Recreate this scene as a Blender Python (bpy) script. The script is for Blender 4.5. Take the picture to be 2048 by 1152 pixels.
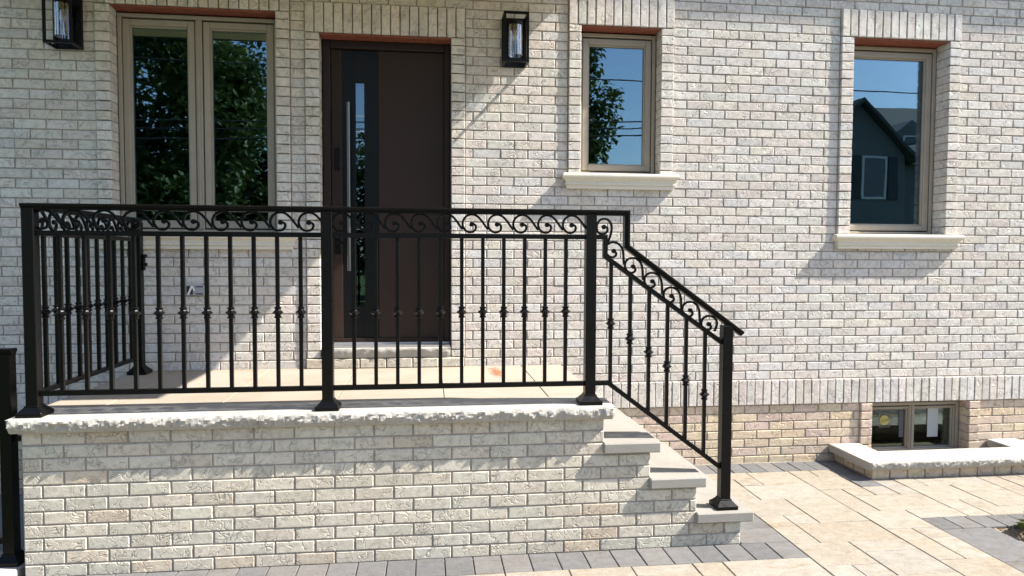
import bpy, math, random
from mathutils import Vector, Matrix
rnd = random.Random(7)
for o in list(bpy.data.objects): bpy.data.objects.remove(o)
S = bpy.context.scene
COL = S.collection

# ------------------------------------------------------------------ camera
CY, CZ, YAW, PITCH, ROLL, FPX = -5.1079, 0.9369, 0.1216, -0.0428, 0.0036, 1390.88
def cam_axes():
    f = Vector((math.sin(YAW)*math.cos(PITCH), math.cos(YAW)*math.cos(PITCH), math.sin(PITCH)))
    r = Vector((math.cos(YAW), -math.sin(YAW), 0)); u = r.cross(f)
    c, s = math.cos(ROLL), math.sin(ROLL)
    return c*r+s*u, -s*r+c*u, f
R_, U_, F_ = cam_axes()
cd = bpy.data.cameras.new('camera'); cam = bpy.data.objects.new('camera', cd); COL.objects.link(cam)
cd.sensor_width = 36; cd.lens = 36*FPX/2048; cd.clip_end = 2000; cd.clip_start = .05
m = Matrix.Identity(4)
for i in range(3):
    m[i][0] = R_[i]; m[i][1] = U_[i]; m[i][2] = -F_[i]
m[0][3], m[1][3], m[2][3] = 0, CY, CZ
cam.matrix_world = m; S.camera = cam
def pix(p):
    d = Vector(p)-Vector((0, CY, CZ)); z = d.dot(F_)
    return 1024+FPX*d.dot(R_)/z, 576-FPX*d.dot(U_)/z

# ------------------------------------------------------------------ sky, sun, exposure
SUN = Vector((4.5, -1.0, 4.85)).normalized()
W = bpy.data.worlds.new('World'); S.world = W; W.use_nodes = True
nt = W.node_tree; bg = nt.nodes['Background']
sky = nt.nodes.new('ShaderNodeTexSky'); sky.sky_type = 'NISHITA'; sky.sun_disc = False
sky.sun_elevation = math.asin(SUN.z); sky.sun_rotation = math.atan2(SUN.x, SUN.y)
sky.air_density = 1.0; sky.dust_density = 1.2; sky.ozone_density = .8
nt.links.new(sky.outputs[0], bg.inputs[0]); bg.inputs[1].default_value = 0.122
sl = bpy.data.lights.new('sun', 'SUN'); sl.energy = 5.0; sl.angle = math.radians(.53); sl.color = (1, .93, .825)
so = bpy.data.objects.new('sun', sl); COL.objects.link(so)
so.rotation_euler = (-SUN).to_track_quat('-Z', 'Y').to_euler(); so.location = (12, -4, 14)
S.view_settings.view_transform = 'Standard'; S.view_settings.look = 'None'
S.view_settings.exposure = 1.50; S.view_settings.gamma = 1

# ------------------------------------------------------------------ materials
def mat(name, col=(.5, .5, .5), rough=.6, metal=0, spec=.5):
    M = bpy.data.materials.new(name); M.use_nodes = True
    b = M.node_tree.nodes['Principled BSDF']
    b.inputs['Base Color'].default_value = (*col, 1); b.inputs['Roughness'].default_value = rough
    b.inputs['Metallic'].default_value = metal; b.inputs['Specular IOR Level'].default_value = spec
    return M
class N:
    def __init__(s, M): s.t = M.node_tree; s.b = s.t.nodes['Principled BSDF']
    def n(s, k, **kw):
        x = s.t.nodes.new(k)
        for a, v in kw.items(): setattr(x, a, v)
        return x
    def l(s, a, b): s.t.links.new(a, b)
    def pos(s): return s.n('ShaderNodeNewGeometry').outputs['Position']
    def noise(s, vec, scale, detail=4, rough=.6, dist=0):
        x = s.n('ShaderNodeTexNoise'); x.inputs['Scale'].default_value = scale; x.inputs['Detail'].default_value = detail
        x.inputs['Roughness'].default_value = rough; x.inputs['Distortion'].default_value = dist
        s.l(vec, x.inputs['Vector']); return x.outputs[0]
    def ramp(s, fac, stops, interp='LINEAR'):
        x = s.n('ShaderNodeValToRGB'); x.color_ramp.interpolation = interp
        e = x.color_ramp.elements
        while len(e) < len(stops): e.new(.5)
        for q, (p, c) in zip(e, stops):
            q.position = p; q.color = (c, c, c, 1) if isinstance(c, (int, float)) else (*c, 1)
        s.l(fac, x.inputs[0]); return x.outputs[0]
    def math(s, op, a, b=None, clamp=False):
        x = s.n('ShaderNodeMath', operation=op, use_clamp=clamp)
        for i, v in enumerate((a, b)):
            if v is None: continue
            if isinstance(v, (int, float)): x.inputs[i].default_value = v
            else: s.l(v, x.inputs[i])
        return x.outputs[0]
    def mix(s, fac, a, b, mode='MIX'):
        x = s.n('ShaderNodeMix', data_type='RGBA', blend_type=mode)
        for i, v in ((0, fac), (6, a), (7, b)):
            if isinstance(v, (int, float)): x.inputs[i].default_value = v if i == 0 else (v, v, v, 1)
            elif isinstance(v, tuple): x.inputs[i].default_value = (*v, 1)
            else: s.l(v, x.inputs[i])
        return x.outputs[2]
    def bump(s, h, dist, strength=1):
        x = s.n('ShaderNodeBump'); x.inputs['Distance'].default_value = dist; x.inputs['Strength'].default_value = strength
        s.l(h, x.inputs['Height']); s.l(x.outputs[0], s.b.inputs['Normal'])
    def rand(s, src):
        if src == 'object': return s.n('ShaderNodeObjectInfo').outputs['Random']
        x = s.n('ShaderNodeAttribute', attribute_name='tint'); return x.outputs['Fac']

def brick_mat(name, src, stops, dark=.66, relief=.0038):
    M = mat(name, rough=.88, spec=.25); k = N(M); p = k.pos(); r = k.rand(src)
    c = k.ramp(r, stops)
    r2 = k.math('FRACT', k.math('MULTIPLY', r, 37.7))
    c = k.mix(1.0, c, k.ramp(r2, [(0, .86), (.5, .95), (1, 1.0)]), 'MULTIPLY')
    big = k.noise(p, 26, 6, .72)
    c = k.mix(1.0, c, k.ramp(big, [(.30, dark), (.5, .97), (.72, 1.10)]), 'MULTIPLY')
    fine = k.noise(p, 190, 3, .6)
    c = k.mix(1.0, c, k.ramp(fine, [(.30, .78), (.5, 1.0)]), 'MULTIPLY')
    k.l(c, k.b.inputs['Base Color'])
    # folds pressed into the clay face: thin ridged curves, sparse, on a sandy grain
    n1 = k.noise(p, 15, 2, .5, 1.2)
    ridge = k.math('ABSOLUTE', k.math('SUBTRACT', n1, .5))
    ridge = k.ramp(ridge, [(0, 0.0), (.03, 1.0)])
    mask = k.ramp(k.noise(p, 9, 2), [(.44, 0.0), (.54, 1.0)])
    crease = k.mix(mask, 1.0, ridge)
    h = k.math('ADD', k.math('MULTIPLY', crease, 1.25), k.math('MULTIPLY', k.noise(p, 55, 5, .65), .55))
    h = k.math('ADD', h, k.math('MULTIPLY', k.noise(p, 330, 2, .5), .16))
    k.bump(h, relief, 1.0)
    return M
FIELD = [(0, (0.575, 0.515, 0.475)), (0.2, (0.607, 0.571, 0.535)), (0.4, (0.599, 0.583, 0.535)), (0.55, (0.623, 0.555, 0.511)), (0.7, (0.587, 0.571, 0.559)), (0.85, (0.615, 0.567, 0.499)), (1, (0.567, 0.531, 0.487))]
PORCHB = [(0, (0.515, 0.466, 0.386)), (0.25, (0.528, 0.492, 0.416)), (0.5, (0.503, 0.479, 0.412)), (0.7, (0.528, 0.475, 0.399)), (0.88, (0.507, 0.487, 0.412)), (1, (0.52, 0.436, 0.34))]
LOWB = [(0, (.61, .49, .35)), (.3, (.57, .45, .385)), (.6, (.62, .53, .37)), (1, (.57, .45, .37))]
M_BR = brick_mat('brick_face', 'object', FIELD); M_BRS = brick_mat('brick_face_joined', 'attr', FIELD)
M_BP = brick_mat('porch_brick_face', 'object', PORCHB, relief=.0034); M_BPS = brick_mat('porch_brick_face_joined', 'attr', PORCHB)
M_BL = brick_mat('base_brick_face', 'object', LOWB); M_BLS = brick_mat('base_brick_face_joined', 'attr', LOWB)

def simple_noise_mat(name, c1, c2, scale, rough, bump=0, bscale=None, spec=.3):
    M = mat(name, rough=rough, spec=spec); k = N(M); p = k.pos()
    c = k.ramp(k.noise(p, scale, 5, .65), [(.3, c1), (.7, c2)]); k.l(c, k.b.inputs['Base Color'])
    if bump: k.bump(k.noise(p, bscale or scale*4, 5, .65), bump)
    return M
M_MORT = simple_noise_mat('mortar', (.235, .208, .18), (.305, .272, .24), 60, .95, .002, 160)
def stone_mat(name, c1, c2, c3, bump, bs, rust=False):
    M = mat(name, rough=.85, spec=.3); k = N(M); p = k.pos()
    c = k.ramp(k.noise(p, 3.2, 6, .65, .6), [(.3, c1), (.5, c2), (.72, c3)])
    c = k.mix(1.0, c, k.ramp(k.noise(p, 120, 3), [(.3, .86), (.55, 1.0)]), 'MULTIPLY')
    if rust:  # rust run left on one slab below the wall
        mp = k.n('ShaderNodeMapping'); mp.inputs['Location'].default_value = (-.478, .30, 0); k.l(p, mp.inputs['Vector'])
        sc = k.n('ShaderNodeVectorMath', operation='MULTIPLY'); sc.inputs[1].default_value = (16, 3.6, 0); k.l(mp.outputs[0], sc.inputs[0])
        ln = k.n('ShaderNodeVectorMath', operation='LENGTH'); k.l(sc.outputs[0], ln.inputs[0])
        d = k.math('ADD', ln.outputs['Value'], k.math('MULTIPLY', k.math('SUBTRACT', k.noise(p, 24, 5, .7), .5), 2.2))
        f = k.ramp(d, [(.35, .85), (.95, 0.0)])
        c = k.mix(f, c, (.20, .075, .02))
        d2 = k.n('ShaderNodeSeparateXYZ'); k.l(p, d2.inputs[0])
        e = k.math('MULTIPLY', k.ramp(k.math('ADD', d2.outputs['Y'], 1.0), [(.86, 0.0), (.99, .5)]), k.ramp(k.noise(p, 6, 4), [(.45, 0.0), (.65, 1.0)]))
        c = k.mix(e, c, (.22, .13, .06))
    k.l(c, k.b.inputs['Base Color'])
    k.bump(k.noise(p, bs, 6, .7), bump)
    return M
M_CAP = stone_mat('limestone_cap', (.31, .296, .268), (.36, .345, .316), (.39, .375, .35), .005, 70)
M_TREAD = stone_mat('limestone_tread', (.22, .208, .188), (.25, .238, .218), (.27, .258, .238), .0012, 150)
M_DECK = stone_mat('porch_slab_stone', (.26, .225, .18), (.295, .26, .215), (.31, .28, .24), .0012, 60, True)
M_SILL = stone_mat('cast_stone_sill', (.60, .55, .46), (.64, .59, .50), (.66, .615, .53), .0006, 200)
def paver_mat(name, stops, b, src='object'):
    M = mat(name, rough=.86, spec=.3); k = N(M); p = k.pos(); r = k.rand(src)
    c = k.ramp(r, stops)
    sv = k.n('ShaderNodeVectorMath', operation='MULTIPLY'); sv.inputs[1].default_value = (2.0, 5.5, 1); k.l(p, sv.inputs[0])
    c = k.mix(1.0, c, k.ramp(k.noise(sv.outputs[0], 2.6, 7, .75, 1.2), [(.30, (.72, .63, .52)), (.42, (.95, .92, .88)), (.55, (1, 1, 1)), (.72, (1.10, 1.12, 1.16))]), 'MULTIPLY')
    c = k.mix(1.0, c, k.ramp(k.noise(p, 150, 3), [(.3, .76), (.55, 1.0)]), 'MULTIPLY')
    c = k.mix(1.0, c, k.ramp(k.noise(p, 22, 6, .75), [(.32, .80), (.55, 1.0), (.75, 1.1)]), 'MULTIPLY')
    k.l(c, k.b.inputs['Base Color'])
    h = k.math('ADD', k.noise(sv.outputs[0], 7, 6, .7), k.math('MULTIPLY', k.noise(p, 140, 3), .35)); k.bump(h, b)
    return M
TAN = [(0, (.255, .222, .178)), (.25, (.27, .248, .208)), (.5, (.278, .26, .228)), (.75, (.265, .233, .185)), (1, (.255, .24, .215))]
GREY = [(0, (.108, .109, .113)), (.4, (.135, .134, .137)), (.7, (.15, .145, .142)), (1, (.118, .12, .126))]
M_TAN = paver_mat('tan_paver', TAN, .004); M_TANS = paver_mat('tan_paver_joined', TAN, .004, 'attr')
M_GREY = paver_mat('grey_paver', GREY, .003); M_GREYS = paver_mat('grey_paver_joined', GREY, .003, 'attr')
M_SAND = simple_noise_mat('joint_sand', (.16, .135, .10), (.25, .21, .16), 50, .95, .002, 200)
def metal_mat():
    M = mat('black_powder_coat', (.0025, .0025, .0028), .36, 0, .16); k = N(M); p = k.pos()
    k.l(k.ramp(k.noise(p, 40, 4), [(.3, .26), (.7, .38)]), k.b.inputs['Roughness'])
    k.bump(k.noise(p, 700, 2), .0004, .4)
    return M
M_BLK = metal_mat()
M_FRAME = simple_noise_mat('taupe_window_frame', (.27, .235, .19), (.31, .27, .22), 8, .45, spec=.4)
M_GASK = mat('black_gasket', (.02, .02, .02), .7)
M_LINT = simple_noise_mat('red_primer_steel', (.16, .045, .03), (.26, .085, .055), 30, .75, .0006, 120)
M_DOOR = simple_noise_mat('brown_door_paint', (.024, .013, .0095), (.027, .015, .011), 20, .5, .0002, 500, .25)
M_DFR = simple_noise_mat('brown_door_frame_paint', (.019, .010, .0075), (.022, .012, .009), 20, .45, spec=.25)
M_DGL = mat('black_door_panel', (.003, .0035, .0045), .38, 0, .2)
M_ALU = mat('aluminium', (.55, .55, .57), .35, .9)
M_STEEL = mat('brushed_dark_steel', (.12, .12, .125), .3, .9)
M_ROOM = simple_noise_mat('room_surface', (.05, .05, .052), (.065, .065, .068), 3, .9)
M_PAPER = mat('paper_sheet', (.42, .44, .43), .8)
M_SOIL = simple_noise_mat('soil', (.07, .048, .03), (.14, .10, .065), 35, .95, .02, 90)
M_SOFFIT = simple_noise_mat('canopy_soffit', (.72, .545, .28), (.76, .585, .32), 6, .6)
M_FASCIA = mat('canopy_fascia', (.03, .028, .026), .5)
M_PLAST = mat('grey_plastic', (.30, .30, .32), .5)
M_LEAF = None
def pane_mat(name, refl=.17, tint=.7, wav=.00006, gc=(.56, .80, 1, 1)):
    M = bpy.data.materials.new(name); M.use_nodes = True; t = M.node_tree
    t.nodes.remove(t.nodes['Principled BSDF']); out = t.nodes['Material Output']
    g = t.nodes.new('ShaderNodeBsdfGlossy'); g.inputs['Roughness'].default_value = 0.0; g.inputs['Color'].default_value = gc
    tr = t.nodes.new('ShaderNodeBsdfTransparent'); tr.inputs['Color'].default_value = (tint*.9, tint, tint*.95, 1)
    fr = t.nodes.new('ShaderNodeFresnel'); fr.inputs['IOR'].default_value = 1.5
    ad = t.nodes.new('ShaderNodeMath'); ad.operation = 'ADD'; ad.use_clamp = True; ad.inputs[1].default_value = refl-.04
    mx = t.nodes.new('ShaderNodeMixShader')
    ge = t.nodes.new('ShaderNodeNewGeometry'); no = t.nodes.new('ShaderNodeTexNoise'); no.inputs['Scale'].default_value = 3.0; no.inputs['Detail'].default_value = 1
    bu = t.nodes.new('ShaderNodeBump'); bu.inputs['Distance'].default_value = wav*10; bu.inputs['Strength'].default_value = .5
    L = t.links.new
    L(ge.outputs['Position'], no.inputs['Vector']); L(no.outputs[0], bu.inputs['Height']); L(bu.outputs[0], g.inputs['Normal'])
    L(fr.outputs[0], ad.inputs[0]); L(ad.outputs[0], mx.inputs[0]); L(tr.outputs[0], mx.inputs[1]); L(g.outputs[0], mx.inputs[2]); L(mx.outputs[0], out.inputs[0])
    return M
M_PANE = pane_mat('coated_window_glass'); M_PANE2 = pane_mat('basement_window_glass', .045, .85, gc=(.9, .95, 1, 1)); M_DPANE = pane_mat('door_light_glass', .14, .4)
def clear_mat():
    M = bpy.data.materials.new('clear_lamp_glass'); M.use_nodes = True; t = M.node_tree
    t.nodes.remove(t.nodes['Principled BSDF']); out = t.nodes['Material Output']
    g = t.nodes.new('ShaderNodeBsdfGlossy'); g.inputs['Roughness'].default_value = .02
    tr = t.nodes.new('ShaderNodeBsdfTransparent'); tr.inputs['Color'].default_value = (.93, .95, .97, 1)
    lw = t.nodes.new('ShaderNodeLayerWeight'); lw.inputs['Blend'].default_value = .28
    ad = t.nodes.new('ShaderNodeMath'); ad.operation = 'ADD'; ad.use_clamp = True; ad.inputs[1].default_value = .07
    mx = t.nodes.new('ShaderNodeMixShader')
    L = t.links.new; L(lw.outputs['Facing'], ad.inputs[0]); L(ad.outputs[0], mx.inputs[0]); L(tr.outputs[0], mx.inputs[1]); L(g.outputs[0], mx.inputs[2]); L(mx.outputs[0], out.inputs[0])
    return M
M_CLEAR = clear_mat()

# ------------------------------------------------------------------ helpers
def link(name, me, material=None, parent=None, loc=None, rot=None):
    o = bpy.data.objects.new(name, me); COL.objects.link(o)
    if material and me is not None and not me.materials: me.materials.append(material)
    if parent: o.parent = parent
    if loc: o.location = loc
    if rot: o.rotation_euler = rot
    return o
def tag(o, label=None, cat=None, group=None, kind=None):
    for k, v in (('label', label), ('category', cat), ('group', group), ('kind', kind)):
        if v: o[k] = v
    return o
def empty(name, loc=(0, 0, 0)):
    o = bpy.data.objects.new(name, None); COL.objects.link(o); o.location = loc; o.empty_display_size = .2
    return o
class MB:
    def __init__(s): s.v = []; s.f = []; s.t = []
    def add(s, vs, fs, tint=None):
        b = len(s.v); s.v += [tuple(x) for x in vs]; s.f += [tuple(i+b for i in f) for f in fs]; s.t += [tint]*len(fs)
        return s
    def box(s, a, b, tint=None):
        (x0, y0, z0), (x1, y1, z1) = a, b
        return s.add([(x0, y0, z0), (x1, y0, z0), (x1, y1, z0), (x0, y1, z0), (x0, y0, z1), (x1, y0, z1), (x1, y1, z1), (x0, y1, z1)],
                     [(0, 3, 2, 1), (4, 5, 6, 7), (0, 1, 5, 4), (1, 2, 6, 5), (2, 3, 7, 6), (3, 0, 4, 7)], tint)
    def bbox(s, a, b, c, tint=None):
        """box with all edges bevelled by c"""
        lo, hi = [min(p, q) for p, q in zip(a, b)], [max(p, q) for p, q in zip(a, b)]
        vs = []; idx = {}
        for ax in range(3):
            for sx in (0, 1):
                for sy in (0, 1):
                    for sz in (0, 1):
                        sg = (sx, sy, sz)
                        p = [(lo[i]+c if sg[i] == 0 else hi[i]-c) if i != ax else (lo[i] if sg[i] == 0 else hi[i]) for i in range(3)]
                        idx[ax, sg] = len(vs); vs.append(p)
        fs = []
        for ax in range(3):
            o1, o2 = (ax+1) % 3, (ax+2) % 3
            for sd in (0, 1):
                q = []
                for (p1, p2) in ((0, 0), (1, 0), (1, 1), (0, 1)):
                    g = [0]*3; g[ax] = sd; g[o1] = p1; g[o2] = p2; q.append(idx[ax, tuple(g)])
                fs.append(tuple(q) if sd else tuple(reversed(q)))
        for ax in range(3):       # edges along axis ax
            o1, o2 = (ax+1) % 3, (ax+2) % 3
            for a1 in (0, 1):
                for a2 in (0, 1):
                    g0 = [0]*3; g0[o1] = a1; g0[o2] = a2; g1 = list(g0); g1[ax] = 1
                    q = [idx[o1, tuple(g0)], idx[o1, tuple(g1)], idx[o2, tuple(g1)], idx[o2, tuple(g0)]]
                    fs.append(tuple(q) if (a1 == a2) else tuple(reversed(q)))
        for sx in (0, 1):
            for sy in (0, 1):
                for sz in (0, 1):
                    q = [idx[i, (sx, sy, sz)] for i in range(3)]
                    fs.append(tuple(q) if (sx+sy+sz) % 2 else tuple(reversed(q)))
        return s.add(vs, fs, tint)
    def cyl(s, a, b, r0, r1=None, n=16, cap=True):
        a, b = Vector(a), Vector(b); r1 = r0 if r1 is None else r1; d = (b-a).normalized()
        u = d.orthogonal().normalized(); w = d.cross(u); vs = []
        for c, r in ((a, r0), (b, r1)):
            for i in range(n):
                t = 2*math.pi*i/n; vs.append(c+u*math.cos(t)*r+w*math.sin(t)*r)
        fs = [(i, (i+1) % n, n+(i+1) % n, n+i) for i in range(n)]
        if cap: fs += [tuple(reversed(range(n))), tuple(range(n, 2*n))]
        return s.add(vs, fs)
    def mesh(s, name, material=None):
        me = bpy.data.meshes.new(name); me.from_pydata(s.v, [], s.f)
        if any(t is not None for t in s.t):
            a = me.attributes.new('tint', 'FLOAT', 'FACE'); a.data.foreach_set('value', [t or 0 for t in s.t])
        if material: me.materials.append(material)
        me.update(); return me
    def build(s, name, material, parent=None, loc=None, rot=None): return link(name, s.mesh(name, material), None, parent, loc, rot)
def smooth(o, ang=40):
    for p in o.data.polygons: p.use_smooth = True
    o.data.set_sharp_from_angle(angle=math.radians(ang)); return o

# brick pieces: local face in the xz plane looking to -y, arrises rounded by a chamfer
_bc = {}
def brick_geo(w, h, d, c=.0038, seed=0):
    r = random.Random(seed); j = lambda a: r.uniform(-a, a)
    w2, h2 = w/2, h/2; vs = []
    for (yy, e) in ((d, 0), (c, 0), (0, c)):
        for sx, sz in ((-1, -1), (1, -1), (1, 1), (-1, 1)):
            vs.append((sx*(w2-e)+(j(.0012) if yy < d else 0), yy+(j(.0007) if yy == 0 else 0), sz*(h2-e)+(j(.0009) if yy < d else 0)))
    fs = [(8, 9, 10, 11)]
    for i in range(4):
        k = (i+1) % 4; fs += [(8+k, 8+i, 4+i, 4+k), (4+k, 4+i, i, k)]
    return vs, [tuple(f) for f in fs]
def brick_mesh(w, h, d, material, var):
    key = (round(w, 3), round(h, 3), round(d, 3), material.name, var)
    if key not in _bc:
        vs, fs = brick_geo(key[0], key[1], d, seed=hash((key[0], key[1], var)) % 9999)
        b = MB().add(vs, fs); _bc[key] = b.mesh('brick', material)
    return _bc[key]
def jit(): return (rnd.uniform(-.010, .010), 0, rnd.uniform(-.010, .010))
def put_brick(name, parent, x0, x1, z0, z1, y, material, d=.06):
    me = brick_mesh(x1-x0, z1-z0, d, material, rnd.randrange(4)); rx, _, rz = jit()
    return link(name, me, None, parent, ((x0+x1)/2, y+rnd.uniform(-.0012, .0012), (z0+z1)/2), (rx, 0, rz))
def stuff_brick(mb, x0, x1, z0, z1, y, d=.06):
    vs, fs = brick_geo(x1-x0, z1-z0, d, seed=rnd.random()); rx, _, rz = jit()
    cx, cz, yy = (x0+x1)/2, (z0+z1)/2, y+rnd.uniform(-.0012, .0012)
    mb.add([(cx+a, yy+b-a*rz*-1+c*rx*-1, cz+c) for a, b, c in vs], fs, rnd.random())

C = .2/3; L = .2019; J = .0039
ZG = -.655                     # patio level
ZD = .143                      # porch deck level
XW0, XW1, ZTOP = -5.2, 7.6, 5.35

# ================================================================== SETTING
def sheet(name, x0, x1, y0, y1, z, material):
    return tag(MB().add([(x0, y0, z), (x1, y0, z), (x1, y1, z), (x0, y1, z)], [(0, 1, 2, 3)]).build(name, material), kind='structure')
def grass_mat():
    M = mat('grass_ground', rough=.95, spec=.2); k = N(M); p = k.pos()
    c = k.ramp(k.noise(p, 1.2, 6, .7), [(.3, (.045, .075, .02)), (.6, (.07, .11, .03)), (.8, (.11, .12, .05))]); k.l(c, k.b.inputs['Base Color'])
    k.bump(k.noise(p, 60, 4), .03); return M
sheet('ground', -600, 600, -600, 600, ZG-.06, grass_mat())
sheet('road', -120, 120, -17.5, -10.5, ZG-.05, simple_noise_mat('asphalt', (.045, .045, .047), (.065, .064, .062), 30, .9, .004, 200))

sheet('areaway_stand_in', -5.2, -2.3, -1.21, .0, ZG-.045, simple_noise_mat('shaded_concrete', (.16, .16, .165), (.2, .2, .2), 12, .9, .002, 120))  # added grey sheets to darken the gap where a shaded areaway lies
sheet('areaway_stand_in', -2.3, -1.99, -1.21, .0, ZG-.012, bpy.data.materials['shaded_concrete'])
# patio: a bedding sheet, tan and grey pavers laid on it
patio = tag(MB().box((-2.3, -8.6, ZG-.055), (7.4, .02, ZG-.018)).build('patio', M_SAND), kind='structure')
def paver_geo(w, l, h=.03, c=.003):
    return MB().bbox((-w/2, -l/2, -h), (w/2, l/2, 0), c)
_pm = {}
def put_paver(name, x0, x1, y0, y1, material, gap=.0021):
    w, l = round(x1-x0-2*gap, 3), round(y1-y0-2*gap, 3)
    key = (w, l, material.name)
    if key not in _pm: _pm[key] = paver_geo(w, l).mesh('paver', material)
    return link(name, _pm[key], None, patio, ((x0+x1)/2, (y0+y1)/2, ZG+rnd.uniform(-.0015, .0015)), (rnd.uniform(-.004, .004), rnd.uniform(-.004, .004), rnd.uniform(-.003, .003)))
def in_view(p, mg=40):
    d = Vector(p)-Vector((0, CY, CZ))
    if d.dot(F_) < .2: return False
    x, y = pix(p); return -mg < x < 2048+mg and -mg < y < 1152+mg
pav_rest = MB(); grey_rest = MB()
def paver(x0, x1, y0, y1, grey):
    vis = any(in_view((x, y, ZG)) for x in (x0, x1) for y in (y0, y1))
    if vis: put_paver('border_paver' if grey else 'paver', x0, x1, y0, y1, M_GREY if grey else M_TAN)
    else:
        b = MB().bbox((x0+.0035, y0+.0035, ZG-.03), (x1-.0035, y1-.0035, ZG+rnd.uniform(-.0015, .0015)), .004)
        (grey_rest if grey else pav_rest).add(b.v, b.f, rnd.random())
BORD = []     # rectangles taken by grey border
def row(x0, x1, y0, y1, along, step):
    BORD.append((x0, x1, y0, y1))
    a0, a1 = (x0, x1) if along == 'x' else (y0, y1)
    n = max(1, round((a1-a0)/step)); s = (a1-a0)/n
    for i in range(n):
        if along == 'x': paver(x0+i*s, x0+(i+1)*s, y0, y1, True)
        else: paver(x0, x1, y0+i*s, y0+(i+1)*s, True)
row(-2.3, 2.03, -1.672, -1.462, 'x', .1515)
row(1.745, 2.03, -1.462, -.232, 'y', .21)
row(1.745, 3.19, -.232, -.012, 'x', .1325)
row(3.02, 3.19, -.62, -.232, 'y', .1325)
row(4.80, 7.4, -.232, -.012, 'x', .1325)
row(3.015, 7.4, -1.395, -1.22, 'x', .147)
row(3.015, 3.34, -8.6, -1.395, 'y', .46)
BED = (3.34, 7.4, -8.6, -1.395)
# tan pavers: three sizes tiled on a module
u_, v_ = .1642, .1411
def tile(x0, y0, nx, ny, blocked):
    used = set(); pieces = []
    def put(i, j, a, b):
        if i+a > nx or j+b > ny: return False
        cells = [(i+q, j+w) for q in range(a) for w in range(b)]
        if any(c in used for c in cells): return False
        used.update(cells); pieces.append((i, j, a, b)); return True
    # pinwheel: large slab, then squares, then long thin ones around them
    step = 5
    for j in range(0, ny, 1):
        for i in range(0, nx, 1):
            ph = (i*1+j*2) % 10
            if ph == 0: put(i, j, 3, 2)
            elif ph == 5 and rnd.random() < .8: put(i, j, 2, 2)
    for a, b in ((2, 2), (1, 3), (1, 2), (2, 1), (1, 1)):
        cells = [(i, j) for i in range(nx) for j in range(ny) if (i, j) not in used]; rnd.shuffle(cells)
        for i, j in cells: put(i, j, a, b)
    for (i, j, a, b) in pieces: blocked(x0+i*u_, x0+(i+a)*u_, y0+j*v_, y0+(j+b)*v_)
def clip_rects(r, cuts):
    rs = [r]
    for c in cuts:
        out = []
        for (a, b, p, q) in rs:
            if b <= c[0]+1e-6 or a >= c[1]-1e-6 or q <= c[2]+1e-6 or p >= c[3]-1e-6: out.append((a, b, p, q)); continue
            if a < c[0]: out.append((a, c[0], p, q))
            if b > c[1]: out.append((c[1], b, p, q))
            a2, b2 = max(a, c[0]), min(b, c[1])
            if p < c[2]: out.append((a2, b2, p, c[2]))
            if q > c[3]: out.append((a2, b2, c[3], q))
        rs = out
    return rs
CUTS = BORD+[BED, (-2.3, 1.745, -1.462, 1), (3.19, 4.80, -.47, 1), (-2.3, -2.02, -1.5, 0)]
def lay(a, b, p, q):
    for (a, b, p, q) in clip_rects((a, b, p, q), CUTS):
        if b-a > .012 and q-p > .012 and b > -2.29 and a < 7.39: paver(a, b, p, q, False)
tile(2.03-27*u_, -.232-60*v_, 60, 62, lay)
tag(pav_rest.build('pavers_further_off', M_TANS, patio), kind='stuff')
if grey_rest.v: tag(grey_rest.build('border_pavers_further_off', M_GREYS, patio), kind='stuff')
bed = MB()
n = 30
gx = [BED[0]+(BED[1]-BED[0])*i/n for i in range(n+1)]; gy = [BED[2]+(BED[3]-BED[2])*(1-(1-j/40)**2) for j in range(41)]
vs = [(x, y, ZG-.035+.022*math.sin(x*9+1.3*y)*math.sin(y*11)+rnd.uniform(-.006, .006)) for y in gy for x in gx]
bed.add(vs, [(j*(n+1)+i, j*(n+1)+i+1, (j+1)*(n+1)+i+1, (j+1)*(n+1)+i) for j in range(40) for i in range(n)])
garden_bed = tag(bed.build('garden_bed', M_SOIL), kind='structure')

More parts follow.
